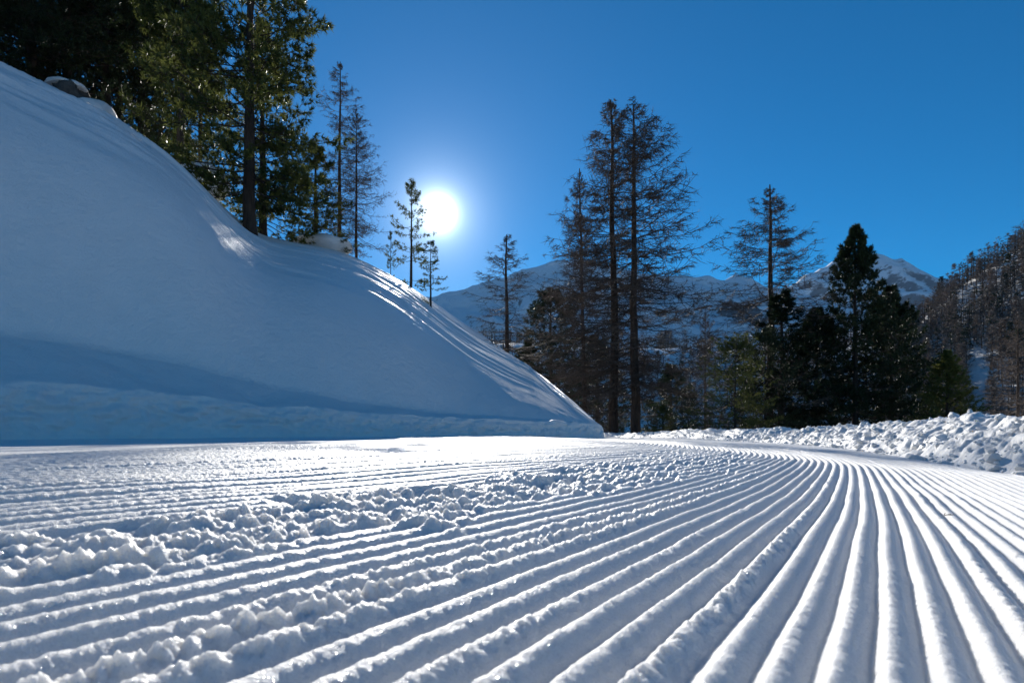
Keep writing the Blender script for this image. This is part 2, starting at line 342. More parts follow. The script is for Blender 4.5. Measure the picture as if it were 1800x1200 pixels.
def bank_mesh():
    s, cols = bank_surface(); n = len(s)
    B = cols[:, :2]; lip = cols[:, 2]; bw = cols[:, 3]; Cr = cols[:, 4:6]; cz = cols[:, 6]; back = cols[:, 7]
    D = Cr - B; L = np.linalg.norm(D, axis=1); D /= L[:, None]
    gz = ground(B[:, 0], B[:, 1])
    nw, nb, nslope, nback = 32, 22, 265, 16
    wall = np.linspace(0, 1, nw)[:-1]; bench = np.linspace(0, 1, nb)[:-1]; sl = np.linspace(0, 1, nslope)[:-1]; bk = np.linspace(0, 1, nback) ** 1.5
    q = []; z = []; tag = []
    lean = np.minimum(.14, .3 * L); bs = np.interp(s, [_bd[3], _bd[6], _bd[8], _bd[9]], [.37, .34, .2, .1])
    for w in wall:
        q.append(lean * (w ** 1.6) - .1 * (1 - w) ** 3); z.append(gz - .08 + (lip - gz + .08) * (1 - (1 - w) ** 1.25)); tag.append((0, w))
    for w in bench: q.append(lean + bw * w); z.append(lip + bs * bw * (w + .25 * w * w)); tag.append((1, w))
    z1 = lip + 1.25 * bs * bw; q1 = lean + bw
    me = cols[:, 8]; Lq = L - q1; tau = .10 * Lq; m0 = (cz - z1 - me * Lq) / (tau * (1 - math.exp(-1 / .10)))
    for w in sl:
        d = Lq * w; q.append(q1 + d); z.append(z1 + me * d + m0 * tau * (1 - np.exp(-d / tau))); tag.append((2, w))
    ext = np.interp(s, [0, _bd[6], _bd[8], _bd[12], _bd[13], _bd[-1]], [40, 34, 12, 3.5, 1.0, .6])
    for w in bk:
        q.append(L + ext * w); z.append(z[nw - 1 + nb - 1 + nslope - 2] + ext * w * back - np.where(back > .1, 0, .0) * w + .0); tag.append((3, w))
    q = np.array(q).T; z = np.array(z).T; S = np.repeat(s[:, None], q.shape[1], 1)
    reg = np.array([t[0] for t in tag]); tw = np.array([t[1] for t in tag])
    # drift relief, drawn out along the bank
    vfrac = q / L[:, None]
    size = np.clip(L[:, None] / 14, .12, 1)
    qq = q / size
    m_sl = np.where(reg == 2, sstep(.0, .25, tw), np.where(reg == 3, 1 - .6 * tw, np.where(reg == 1, .35 * tw, 0)))[None, :] * np.ones_like(q)
    up = sstep(.12, .34, vfrac) * m_sl
    big = fbm(qq * .30 + S * .10, S * .16, 3, 60) * .10 * m_sl
    ridg = (1 - np.abs(perlin(qq * .85 + S * .28 + .5 * perlin(S * .4, qq * .2, 61), S * .16, 62))) ** 2
    drift = ((ridg - .4) * .12 + .12 * perlin(qq * .75 + S * .26, S * .13, 70)) * up
    stri = perlin(qq * 2.4 + S * .75, S * .22, 63) * .05 * up + perlin(qq * 6.5 + S * 2.0, S * .45, 64) * .016 * (up + .03 * m_sl)
    stri = stri + perlin(qq * 18 + S * 5.2, S * 1.2, 65) * .005 * (up + .05 * m_sl)
    rip = np.interp(s, [_bd[3], _bd[5], _bd[6], _bd[8], _bd[10]], [2.2, 2.0, 1.3, .85, .5])[:, None]
    z = z + (big + (drift + stri) * rip) * size
    # waves along the bench lip
    bm = np.where(reg == 1, 1 - np.abs(tw - .4), np.where(reg == 0, tw ** 2, np.where(reg == 2, np.clip(1 - tw * 6, 0, 1) * .6, 0)))[None, :]
    fadeL = np.clip(lip / .5, .3, 1.5)[:, None]
    z = z + bm * (.08 * perlin(S * .9, qq * .5, 66) + .035 * perlin(S * 2.8 + qq, qq * 1.3, 67)) * fadeL
    # rough cut face
    wm_ = np.where(reg == 0, np.sin(np.clip(tw, 0, 1) * math.pi) ** .6, 0)[None, :]
    rough = fbm(S * 2.6, z * 5.5, 4, 68, .6) * .09 + (domes(S * 4, z * 8, 69) - .3) * .07 + (domes(S * 11, z * 17, 71) - .3) * .03
    q = q - wm_ * rough - np.where(reg == 0, 1 - tw, 0)[None, :] * .10 * (fbm(S * 1.4, S * 0, 3, 73) + .2)
    X = B[:, :1] + D[:, :1] * q; Y = B[:, 1:2] + D[:, 1:2] * q
    v = np.stack([X, Y, z], -1).reshape(-1, 3)
    # close the tip: last column folds down to the ground behind
    obj('snow_bank', mesh_from('snow_bank', v, [grid_faces(*q.shape)[:, ::-1]]), M_BANK, kind='structure')
    return X, Y, z
BX, BY, BZ = bank_mesh()
def bank_z(x, y):
    d = (BX - x) ** 2 + (BY - y) ** 2; k = np.argmin(d); return float(BZ.ravel()[k])

# ------------------------------------------------------------------ ploughed berm on the right, with its clods
BERM_H = lambda s: np.interp(s, [0, 8, 10, 12.5, 13.5, 15, 17, 20, 26, 33, 45], [.5, .5, .49, .45, .41, .37, .34, .33, .28, .2, .15])
def berm_point(s, q):
    i = np.clip(np.searchsorted(BERM_S, s), 1, len(BERM_S) - 2)
    T = BERM[i + 1] - BERM[i - 1]; T = T / np.linalg.norm(T, axis=-1, keepdims=True)
    fx = np.interp(s, BERM_S, BERM[:, 0]); fy = np.interp(s, BERM_S, BERM[:, 1])
    return fx + T[..., 1] * q, fy - T[..., 0] * q
def berm_z(s, q, x, y):
    W = 1.5; p = np.clip(q / W, 0, 1)
    shape = np.sin(np.clip(p / .62, 0, 1) * math.pi / 2) ** 1.1 * np.where(p > .62, np.cos(np.clip((p - .62) / .38, 0, 1) * math.pi / 2), 1)
    h = BERM_H(s) * shape
    rough = fbm(s * 5, q * 5, 4, 87, .65) * .03 + (domes(s / .12 + .4 * perlin(s * 6, q * 6, 82), q / .10, 80) - .35) * .05 + (domes(s / .07, q / .06, 81) - .35) * .03 + fbm(s * 1.3, q * 1.3, 3, 83) * .05 + (domes(s / .03, q / .028, 84) - .35) * .010
    return ground(x, y) - .02 + h * (1 + .18 * perlin(s * .8, s * 0, 85)) + rough * np.clip(shape * 3, .1, 1) * np.clip((1 - p) * 8, 0, 1)
def build_berm():
    s = np.r_[np.linspace(0, 7.5, 60)[:-1], np.linspace(7.5, 22, 600)[:-1], np.linspace(22, BERM_S[-1] - .1, 160)]
    q = np.linspace(-.06, 1.5, 70)
    S, Q = np.meshgrid(s, q, indexing='ij'); x, y = berm_point(S, Q); z = berm_z(S, Q, x, y)
    v = np.stack([x, y, z], -1).reshape(-1, 3)
    root = obj('snow_berm', mesh_from('snow_berm', v, [grid_faces(*S.shape)]), M_BERM, kind='structure')
    meshes = []
    for i in range(9):
        bm = bmesh.new(); r = random.Random(i + 50)
        for k in range(22):
            p = Vector((r.gauss(0, 1), r.gauss(0, 1), r.gauss(0, 1))).normalized()
            m = max(abs(p.x), abs(p.y), abs(p.z)); p = p / (m ** .65)            # between a ball and a block
            bm.verts.new((p.x * .5, p.y * r.uniform(.36, .44), p.z * .33))
        h = bmesh.ops.convex_hull(bm, input=bm.verts); bmesh.ops.delete(bm, geom=list({g for g in h['geom_interior']}), context='VERTS')
        bmesh.ops.bevel(bm, geom=bm.edges[:], offset=.035, segments=1, affect='EDGES') if i % 3 == 0 else None
        me = bpy.data.meshes.new('snow_clod'); bm.to_mesh(me); bm.free(); me.materials.append(M_BERM)
        meshes.append(me)
    n = 0
    while n < 298:
        ss = random.uniform(9.5, 20) if random.random() < .75 else random.uniform(18, 34)
        qv = abs(random.gauss(0, .38)) - .05 if random.random() < .62 else random.uniform(.2, .95)
        big = random.random() < .12
        size = random.uniform(.08, .14) if big else .035 + .055 * random.random() ** 1.5
        if qv < -.12: continue
        x, y = berm_point(np.array([ss]), np.array([qv])); z = berm_z(np.array([ss]), np.array([max(qv, 0)]), x, y)[0]
        o = obj('snow_clod', meshes[n % 9], parent=root); o.location = (x[0], y[0], z + size * .12)
        o.scale = (size * random.uniform(.8, 1.25), size, size * random.uniform(.7, 1.2)); o.rotation_euler = (random.uniform(-.6, .6), random.uniform(-.6, .6), random.uniform(0, 6.28)); n += 1
    for ss, qv, size in ((11.85, -.02, .15), (11.2, -.04, .12), (10.75, .1, .12), (10.9, .42, .11), (13.2, .05, .10), (13.6, .3, .10), (15, .02, .14), (10.2, .0, .12), (9.7, .2, .12)):
        x, y = berm_point(np.array([ss]), np.array([qv])); z = berm_z(np.array([ss]), np.array([max(qv, 0)]), x, y)[0]
        o = obj('snow_clod', meshes[random.randrange(9)], parent=root); o.location = (x[0], y[0], z + size * .16); o.scale = (size * 1.15, size, size * 1.0); o.rotation_euler = (.2, random.uniform(-.4, .4), random.uniform(0, 6.28))
    # the small crumbs between them, past picking apart
    vs_, fs_ = [], []; base = 0
    cm = [(np.array([v.co for v in m.vertices]), [list(p.vertices) for p in m.polygons]) for m in meshes if len(m.polygons) < 60]
    tri = []
    for vv, pp in cm:
        t = []
        for p in pp:
            for j in range(1, len(p) - 1): t.append((p[0], p[j], p[j + 1]))
        tri.append((vv, np.array(t)))
    for i in range(1700):
        vv, tt = tri[i % len(tri)]
        ss = random.uniform(9, 26); qv = abs(random.gauss(0, .4)) - .1; size = random.uniform(.014, .045)
        x, y = berm_point(np.array([ss]), np.array([qv])); z = berm_z(np.array([ss]), np.array([max(qv, 0)]), x, y)[0]
        a = random.uniform(0, 6.28); ca, sa = math.cos(a), math.sin(a)
        w = vv * size; w = np.stack([w[:, 0] * ca - w[:, 1] * sa + x[0], w[:, 0] * sa + w[:, 1] * ca + y[0], w[:, 2] + z + size * .1], 1)
        vs_.append(w); fs_.append(tt + base); base += len(w)
    obj('snow_crumbs', mesh_from('snow_crumbs', np.vstack(vs_), [np.vstack(fs_)], False), M_BERM, parent=root, kind='stuff')
build_berm()

# ------------------------------------------------------------------ trees
def tubes(P, Rad, sides=3):
    """P (b,n,3), Rad (b,n) -> verts, quads"""
    P = np.asarray(P, np.float32); b, n, _ = P.shape
    T = np.gradient(P, axis=1); T /= np.linalg.norm(T, axis=2, keepdims=True) + 1e-9
    ref = np.where(np.abs(T[..., 2:3]) > .8, np.array([1., 0, 0]), np.array([0, 0, 1.]))
    U = np.cross(T, ref); U /= np.linalg.norm(U, axis=2, keepdims=True) + 1e-9; V = np.cross(T, U)
    a = np.arange(sides) * 2 * math.pi / sides
    v = P[:, :, None, :] + Rad[:, :, None, None] * (np.cos(a)[None, None, :, None] * U[:, :, None, :] + np.sin(a)[None, None, :, None] * V[:, :, None, :])
    i = np.arange(b * n * sides).reshape(b, n, sides); j = np.roll(i, -1, 2)
    f = np.stack([i[:, :-1], i[:, 1:], j[:, 1:], j[:, :-1]], -1).reshape(-1, 4)
    return v.reshape(-1, 3), f
def join(parts):
    vs_, q, t = [], [], []; o = 0
    for v, f in parts:
        vs_.append(v); (q if f.shape[1] == 4 else t).append(f + o); o += len(v)
    return np.vstack(vs_), [np.vstack(x) for x in (q, t) if x]
def trunk_path(rg, H, n=26, wob=.012):
    h = np.linspace(0, 1, n); x = np.cumsum(rg.normal(0, wob * H / n * 2, n)); y = np.cumsum(rg.normal(0, wob * H / n * 2, n))
    x -= np.linspace(0, x[-1] * .6, n); y -= np.linspace(0, y[-1] * .6, n)
    return np.stack([x, y, h * H], 1)
def at_height(path, z): return np.stack([np.interp(z, path[:, 2], path[:, 0]), np.interp(z, path[:, 2], path[:, 1]), z], -1)
def limb(rg, base, az, L, el0, el1, n, kink=.12):
    """polylines leaving base at elevation el0 turning to el1; all arguments arrays of length b"""
    b = len(L); t = np.linspace(0, 1, n)[None, :]
    el = el0[:, None] + (el1 - el0)[:, None] * t ** 1.3 + rg.normal(0, kink, (b, n)); a = az[:, None] + np.cumsum(rg.normal(0, kink * .8, (b, n)), 1) * .6
    d = np.stack([np.cos(el) * np.sin(a), np.cos(el) * np.cos(a), np.sin(el)], -1) * (L / (n - 1))[:, None, None]
    p = np.cumsum(d, 1); p = np.concatenate([np.zeros((b, 1, 3)), p[:, :-1]], 1) + base[:, None, :]
    return p
def along(P, t):
    """points and tangents on polylines P (b,n,3) at parameters t (b,m)"""
    b, n, _ = P.shape; x = t * (n - 1); i = np.clip(x.astype(int), 0, n - 2); f = (x - i)[..., None]
    r = np.arange(b)[:, None]; a = P[r, i]; c = P[r, i + 1]
    return (a * (1 - f) + c * f).reshape(-1, 3), (c - a).reshape(-1, 3)

def larch(seed, H=10, clear=.16, spread=.17, nprim=120, nsec=12, ntert=5, shape=1.0, rad=.0125, thick=.95):
    """bare larch: straight trunk, sweeping branches, fine hanging twigs.  Returns trunk mesh, crown mesh"""
    rg = np.random.default_rng(seed); S = H / 20.
    tp = trunk_path(rg, H); tr = rad * H * (1 - tp[:, 2] / H * .93) ** .85 + .012 * S; tr[0] *= 1.3
    tv = tubes(tp[None], tr[None], 9)
    hz = clear + (1 - clear) * np.sort(rg.random(nprim) ** .92) * .985; z = hz * H
    env = np.interp(hz, [0, .14, .25, .42, .65, .85, 1], np.array([.25, .75, 1.0, .93, .68, .38, .06])) ** shape
    L = spread * H * env * rg.uniform(.6, 1.12, nprim); short = rg.random(nprim) < .18; L[short] *= .5
    az = np.arange(nprim) * 2.4 + rg.normal(0, .5, nprim)
    el0 = np.interp(hz, [0, .3, .6, .9, 1], [-.15, -.05, .12, .5, .9]) + rg.normal(0, .12, nprim); el1 = el0 + rg.uniform(.1, .65, nprim) + np.interp(hz, [0, .4, 1], [.0, .15, .25]); el0 = el0 - np.interp(hz, [0, .5, 1], [.3, .2, 0.])
    P = limb(rg, at_height(tp, z), az, L, el0, el1, 8, .10)
    pr = (.045 * S * thick * (L / L.max()) ** .7)[:, None] * np.linspace(1, .22, 8)[None, :]
    parts = [tubes(P, pr, 4)]
    t = np.sort(rg.random((nprim, nsec)), 1) * .85 + .15
    b, tg = along(P, t); L2 = (np.repeat(L, nsec) * .30 * (1.15 - t.ravel()) * rg.uniform(.6, 1.3, nprim * nsec) + .25 * S * np.clip(np.repeat(L, nsec) / (.09 * H), .12, 1))
    a2 = np.arctan2(tg[:, 0], tg[:, 1]) + np.where(rg.random(len(L2)) < .5, 1, -1) * rg.uniform(.5, 1.2, len(L2))
    P2 = limb(rg, b, a2, L2, rg.normal(-.25, .35, len(L2)), rg.normal(.3, .45, len(L2)), 4, .18)
    parts.append(tubes(P2, np.full((len(L2), 4), .016 * S * thick) * np.array([1.2, 1, .8, .6]), 3))
    t3 = rg.random((len(L2), ntert)) * .95 + .05; b3, tg3 = along(P2, t3); n3 = len(b3)
    L3 = rg.uniform(.18, .5, n3) * S * np.clip(np.repeat(np.repeat(L, nsec), ntert) / (.08 * H), .3, 1); a3 = np.arctan2(tg3[:, 0], tg3[:, 1]) + rg.normal(0, 1.0, n3)
    e3 = rg.normal(-.15, .6, n3); d3 = np.stack([np.cos(e3) * np.sin(a3), np.cos(e3) * np.cos(a3), np.sin(e3)], 1)
    sd = np.cross(d3, rg.normal(0, 1, (n3, 3))); sd *= .0105 * S * thick / (np.linalg.norm(sd, axis=1, keepdims=True) + 1e-9)
    parts.append((np.stack([b3 - sd, b3 + sd, b3 + d3 * L3[:, None]], 1).reshape(-1, 3), np.arange(n3 * 3).reshape(-1, 3)))
    v, f = join(parts)
    return mesh_from('larch_trunk', tv[0], [tv[1]]), mesh_from('larch_crown', v, f)

def needles(rg, c, d, n, ln, wd, spread=.9):
    """n thin needles around each tuft centre c pointing about d"""
    m = len(c); C_ = np.repeat(c, n, 0); D = np.repeat(d / (np.linalg.norm(d, axis=1, keepdims=True) + 1e-9), n, 0) + rg.normal(0, spread * .6, (m * n, 3))
    D /= np.linalg.norm(D, axis=1, keepdims=True); S = np.cross(D, rg.normal(0, 1, (m * n, 3))); S /= np.linalg.norm(S, axis=1, keepdims=True) + 1e-9
    l = (ln * rg.uniform(.6, 1.15, m * n))[:, None]; w = wd
    v = np.stack([C_ - S * w, C_ + S * w, C_ + D * l], 1).reshape(-1, 3)
    return v, np.arange(m * n * 3).reshape(-1, 3)
def pine(seed, H=10, clear=.08, spread=.2, nprim=95, nsec=8, ntuft=6, nn=13, shape='cone', up=.55, ln=.17, wd=.011, rad=.02, keep=1.0):
    """evergreen with tufts of needles on upswept branch ends.  Returns trunk mesh, crown mesh (needles), limb mesh"""
    rg = np.random.default_rng(seed); S = H / 10.
    tp = trunk_path(rg, H); tr = rad * H * (1 - tp[:, 2] / H * .95) ** .9 + .01; tr[0] *= 1.25
    tv = tubes(tp[None], tr[None], 9)
    hz = clear + (1 - clear) * np.sort(rg.random(nprim) ** .95) * .99
    envs = {'cone': ([0, .1, .25, .5, .75, .92, 1], [.75, .95, 1, .75, .42, .16, .04]), 'column': ([0, .1, .3, .6, .85, 1], [.6, .85, 1, .85, .55, .12]), 'bush': ([0, .15, .4, .7, .9, 1], [1, 1, .95, .75, .5, .2])}
    env = np.interp(hz, *envs[shape]); L = spread * H * env * rg.uniform(.65, 1.15, nprim)
    az = np.arange(nprim) * 2.4 + rg.normal(0, .45, nprim)
    el0 = np.interp(hz, [0, .4, .8, 1], [-.35, -.05, .35, .9]) + rg.normal(0, .12, nprim); el1 = el0 + up + rg.normal(0, .2, nprim)
    P = limb(rg, at_height(tp, hz * H), az, L, el0, el1, 7, .09)
    parts = [tubes(P, (.028 * S * (L / L.max()) ** .6)[:, None] * np.linspace(1, .25, 7)[None], 4)]
    t = np.linspace(.28, 1, nsec)[None, :] + rg.normal(0, .04, (nprim, nsec)); t = np.clip(t, .15, 1)
    b, tg = along(P, t); L2 = np.repeat(L, nsec) * .30 * (1.25 - t.ravel()) * rg.uniform(.6, 1.2, len(b)) + .16 * S
    a2 = np.arctan2(tg[:, 0], tg[:, 1]) + np.tile(np.where(np.arange(nsec) % 2, 1, -1), nprim) * rg.uniform(.35, 1.0, len(b))
    P2 = limb(rg, b, a2, L2, rg.normal(.05, .25, len(b)), rg.normal(.05, .25, len(b)) + up, 4, .12)
    if keep < 1: P2 = P2[rg.random(len(P2)) < keep]
    parts.append(tubes(P2, np.full((len(P2), 4), .009 * S) * np.array([1.2, 1, .8, .6]), 3))
    t3 = np.linspace(.3, 1, ntuft)[None, :] * np.ones((len(P2), 1)); c, d = along(P2, t3)
    c = c + rg.normal(0, .05 * S, c.shape); d = d / (np.linalg.norm(d, axis=1, keepdims=True) + 1e-9) + rg.normal(0, .5, d.shape)
    nv = needles(rg, c, d, nn, ln * S, wd * S)
    lv, lf = join(parts)
    return mesh_from('pine_trunk', tv[0], [tv[1]]), mesh_from('pine_needles', nv[0], [nv[1]], False), mesh_from('pine_limbs', lv, lf)

# prototypes (unit: height 10 or 20 m; copies share their meshes)
LARCH = [larch(101, 20, .14, .25, 165, 15, 10), larch(102, 20, .12, .27, 155, 15, 10, .9), larch(103, 20, .06, .36, 170, 14, 10, 1.3), larch(104, 20, .08, .22, 115, 11, 8, 1.0, .010)]
PINE = [pine(201, 10, .10, .30, 120, 9, 6, 11, 'column', .55, .21, .017), pine(202, 10, .02, .36, 140, 9, 6, 11, 'cone', .8, .21, .023), pine(203, 10, .05, .30, 95, 8, 6, 10, 'cone', .5, .22, .018),
        pine(204, 10, .0, .6, 110, 9, 6, 10, 'bush', .6, .25, .018), pine(205, 10, .08, .24, 34, 6, 5, 10, 'column', .6, .30, .016, .014),
        pine(206, 10, .34, .24, 110, 9, 6, 11, 'column', .5, .2, .017, .018)]
for a, b in LARCH: a.materials.append(M_LBARK); b.materials.append(M_TWIG)
for i, (a, b, c) in enumerate(PINE):
    a.materials.append(M_PBARK); c.materials.append(M_PBARK); b.materials.append(M_NEEDLE)
def place(name, kind, var, x, y, z, H, label, cat, group=None, rot=None, wide=1.0, lean=(0, 0), dark=False):
    root = obj(name, None, label=label, cat=cat, group=group); root.location = (x, y, z)
    base = 20. if kind == 'larch' else 10.; s = H / base
    root.scale = (s * wide, s * wide, s); root.rotation_euler = (lean[0], lean[1], random.uniform(0, 6.28) if rot is None else rot)
    if kind == 'larch':
        obj('trunk', LARCH[var][0], parent=root); obj('crown', LARCH[var][1], parent=root)
    else:
        p = PINE[var]
        t = obj('trunk', p[0], parent=root); obj('limbs', p[2], parent=t, kind='stuff'); c = obj('crown', p[1], parent=root)
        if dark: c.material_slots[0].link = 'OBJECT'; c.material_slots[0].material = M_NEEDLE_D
    return root
def at(px, d): return (px - 900) / 1000 * d, d
def top_h(ytop, d, z): return CAM_Z + (750 - ytop) / 1000 * d - z

# right of the bank: the larches and pines behind the berm
def rtree(name, kind, var, px, ytop, d, label, cat, wide=1.0, lean=(0, 0), dark=False, rot=None, sink=0.05):
    x, y = at(px, d); z = float(ground(np.array([x]), np.array([y]))[0]) - sink
    return place(name, kind, var, x, y, z, top_h(ytop, d, z), label, cat, None, rot, wide, lean, dark)
rtree('larch_tree', 'larch', 0, 1081, 178, 42, 'tall bare larch, left trunk of the close pair of tallest larches', 'tree', 1.15, (0, -.014), rot=.6)
rtree('larch_tree', 'larch', 1, 1117, 180, 40, 'tall bare larch, right trunk of the close pair of tallest larches', 'tree', 1.15, (0, .008), rot=2.0)
rtree('larch_tree', 'larch', 2, 1030, 305, 47, 'bare larch leaning left, just left of the tallest pair', 'tree', .78, (0, -.05), rot=1.0)
rtree('larch_tree', 'larch', 2, 1352, 325, 38, 'broad bare larch standing alone behind the bushy pines right of centre', 'tree', 1.3, (0, 0), rot=3.0)
rtree('larch_tree', 'larch', 3, 889, 412, 36, 'thin ragged larch behind the snow bank under the sun', 'tree', 1.6, (0, -.01), rot=4.0)
rtree('larch_tree', 'larch', 2, 1240, 545, 75, 'small slender bare larch between the tall pair and the broad one', 'tree', .7)
rtree('larch_tree', 'larch', 3, 1790, 560, 60, 'pale thin larch at the right edge above the snow berm', 'tree', 1.2)
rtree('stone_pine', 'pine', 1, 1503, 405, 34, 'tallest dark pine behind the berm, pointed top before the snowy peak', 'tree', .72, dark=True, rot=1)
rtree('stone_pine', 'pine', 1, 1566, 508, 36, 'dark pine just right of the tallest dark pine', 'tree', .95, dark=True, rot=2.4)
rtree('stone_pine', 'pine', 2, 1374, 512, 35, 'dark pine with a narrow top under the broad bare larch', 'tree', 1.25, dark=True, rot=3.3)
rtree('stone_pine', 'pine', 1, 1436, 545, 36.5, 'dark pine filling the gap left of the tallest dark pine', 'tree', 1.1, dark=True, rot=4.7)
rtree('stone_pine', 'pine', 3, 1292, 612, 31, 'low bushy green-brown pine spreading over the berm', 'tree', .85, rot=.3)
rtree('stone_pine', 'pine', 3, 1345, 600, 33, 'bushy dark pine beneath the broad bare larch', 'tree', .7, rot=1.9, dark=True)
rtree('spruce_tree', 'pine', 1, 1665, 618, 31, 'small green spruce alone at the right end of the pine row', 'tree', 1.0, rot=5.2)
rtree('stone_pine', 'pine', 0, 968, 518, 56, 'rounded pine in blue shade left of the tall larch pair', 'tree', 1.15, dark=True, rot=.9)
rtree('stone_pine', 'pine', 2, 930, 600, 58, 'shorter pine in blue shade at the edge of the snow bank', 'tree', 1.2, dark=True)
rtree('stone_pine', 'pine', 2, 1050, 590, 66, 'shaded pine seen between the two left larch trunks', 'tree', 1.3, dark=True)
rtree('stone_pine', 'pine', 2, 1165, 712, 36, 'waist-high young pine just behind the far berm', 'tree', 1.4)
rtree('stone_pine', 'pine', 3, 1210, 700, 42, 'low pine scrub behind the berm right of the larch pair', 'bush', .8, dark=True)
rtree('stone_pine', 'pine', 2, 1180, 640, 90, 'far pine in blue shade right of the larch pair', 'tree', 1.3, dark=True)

# left: trees on and behind the crest of the bank
def ltree(name, kind, var, px, ytop, d, label, cat='tree', wide=1.0, lean=(0, 0), dark=False, rot=None, h=None):
    x, y = at(px, d); z = bank_z(x, y) - .08
    return place(name, kind, var, x, y, z, h or top_h(ytop, d, z), label, cat, None, rot, wide, lean, dark)
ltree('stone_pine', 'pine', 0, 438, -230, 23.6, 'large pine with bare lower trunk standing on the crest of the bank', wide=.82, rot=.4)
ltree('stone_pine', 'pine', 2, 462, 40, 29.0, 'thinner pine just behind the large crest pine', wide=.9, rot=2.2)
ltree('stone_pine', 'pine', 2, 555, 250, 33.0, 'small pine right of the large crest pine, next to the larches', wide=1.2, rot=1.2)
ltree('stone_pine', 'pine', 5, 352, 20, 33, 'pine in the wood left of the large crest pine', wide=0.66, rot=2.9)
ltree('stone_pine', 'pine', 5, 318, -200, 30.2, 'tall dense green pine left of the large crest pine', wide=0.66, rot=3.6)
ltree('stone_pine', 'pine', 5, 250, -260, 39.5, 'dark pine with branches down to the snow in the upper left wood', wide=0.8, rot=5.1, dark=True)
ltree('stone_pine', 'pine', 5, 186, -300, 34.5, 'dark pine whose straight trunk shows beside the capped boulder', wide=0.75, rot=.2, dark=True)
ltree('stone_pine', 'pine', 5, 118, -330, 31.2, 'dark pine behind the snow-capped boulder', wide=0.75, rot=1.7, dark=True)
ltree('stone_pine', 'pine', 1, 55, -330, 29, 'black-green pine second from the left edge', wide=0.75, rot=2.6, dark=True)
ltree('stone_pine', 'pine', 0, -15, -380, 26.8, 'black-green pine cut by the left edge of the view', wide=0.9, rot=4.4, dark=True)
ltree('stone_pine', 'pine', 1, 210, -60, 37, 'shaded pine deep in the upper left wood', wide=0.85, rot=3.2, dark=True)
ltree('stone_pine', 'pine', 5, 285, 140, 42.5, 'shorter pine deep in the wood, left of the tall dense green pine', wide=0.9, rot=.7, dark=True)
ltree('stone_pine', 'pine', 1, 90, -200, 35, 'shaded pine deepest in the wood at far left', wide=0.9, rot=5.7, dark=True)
ltree('stone_pine', 'pine', 3, 345, 255, 29.0, 'low pine brush on the bank crest beside a snow mound', 'bush', wide=.7, rot=2.0)
ltree('stone_pine', 'pine', 4, 226, 160, 27.0, 'tiny pine sapling poking out of the sunlit crest snow', wide=.7, rot=1.0)
ltree('larch_tree', 'larch', 3, 597, 108, 36.0, 'thin bare larch, taller of the two beside the crest pine', wide=1.1, rot=.5)
ltree('larch_tree', 'larch', 2, 626, 188, 34.5, 'bare larch, shorter and bushier of the two beside the crest pine', wide=.75, rot=2.5)
ltree('stone_pine', 'pine', 4, 722, 322, 34.6, 'slim pine in front of the sun on the bank skyline', wide=.95, rot=.5)
ltree('stone_pine', 'pine', 4, 757, 425, 25.0, 'little pine on the sunlit snow just below the sun', wide=1.1, rot=2.2)
ltree('stone_pine', 'pine', 4, 687, 408, 34.6, 'faint thin sapling left of the sun on the skyline', wide=.6, rot=3.9)

# ------------------------------------------------------------------ boulder with its cap of snow, mounds and twigs on the bank
def blob(name, seed, sx, sy, sz, rough, mat, flat=False, parent=None, **k):
    bm = bmesh.new(); bmesh.ops.create_icosphere(bm, subdivisions=4, radius=1)
    co = np.array([v.co for v in bm.verts]); n = fbm(co[:, 0] * 1.3 + seed, co[:, 1] * 1.3 + co[:, 2] * 1.1, 4, seed) * rough
    for v, a in zip(bm.verts, n):
        v.co *= 1 + float(a); v.co.x *= sx; v.co.y *= sy; v.co.z *= sz
        if flat and v.co.z < 0: v.co.z *= .25
    me = bpy.data.meshes.new(name); bm.to_mesh(me); bm.free()
    for p in me.polygons: p.use_smooth = True
    return obj(name, me, mat, parent, **k)
def boulder(px, d, w, label, seed, dz=.1):
    x, y = at(px, d); z = bank_z(x, y)
    root = obj('boulder', None, label=label, cat='rock'); root.location = (x, y, z + dz)
    blob('rock', seed, w, w * .8, w * .8, .5, M_ROCK, parent=root)
    c = blob('snow_cap', seed + 3, w * .95, w * .8, w * .42, .15, M_BANK, True, parent=root); c.location = (0, 0, w * .62)
boulder(118, 28.0, .9, 'dark boulder with a rounded cap of snow beneath the left wood', 21, .5)
def mound(px, d, w, h, label, seed, lift=.3):
    x, y = at(px, d); z = bank_z(x, y); o = blob('snow_mound', seed, w, w * .8, h, .15, M_BANK, label=label, cat='snow mound'); o.location = (x, y, z + lift)
mound(352, 28.3, 1.3, 1.0, 'rounded snow mound on the crest left of the large pine', 31)
mound(160, 28.3, 1.2, .8, 'rounded snow mound on the crest below the capped boulder', 33)
mound(565, 33.4, 1.7, .55, 'smooth snow hummock on the skyline right of the large pine', 35)
def twig(px, py, d, label, L=.03):
    x, y = at(px, d); z = CAM_Z - (py - 750) / 1000 * d
    rg = np.random.default_rng(5); P = limb(rg, np.zeros((3, 3)), np.array([1.3, 1.8, .8]), np.array([L, L * .5, L * .4]), np.array([.1, .2, .3]), np.array([0., .1, .4]), 4, .1)
    v, f = tubes(P, np.full((3, 4), .0008), 5); o = obj('fallen_twig', mesh_from('fallen_twig', v, [f]), M_LBARK, label=label, cat='twig'); o.location = (x, y, z)
twig(1660, 905, 1.42, 'tiny brown twig lying across the ridges at right')

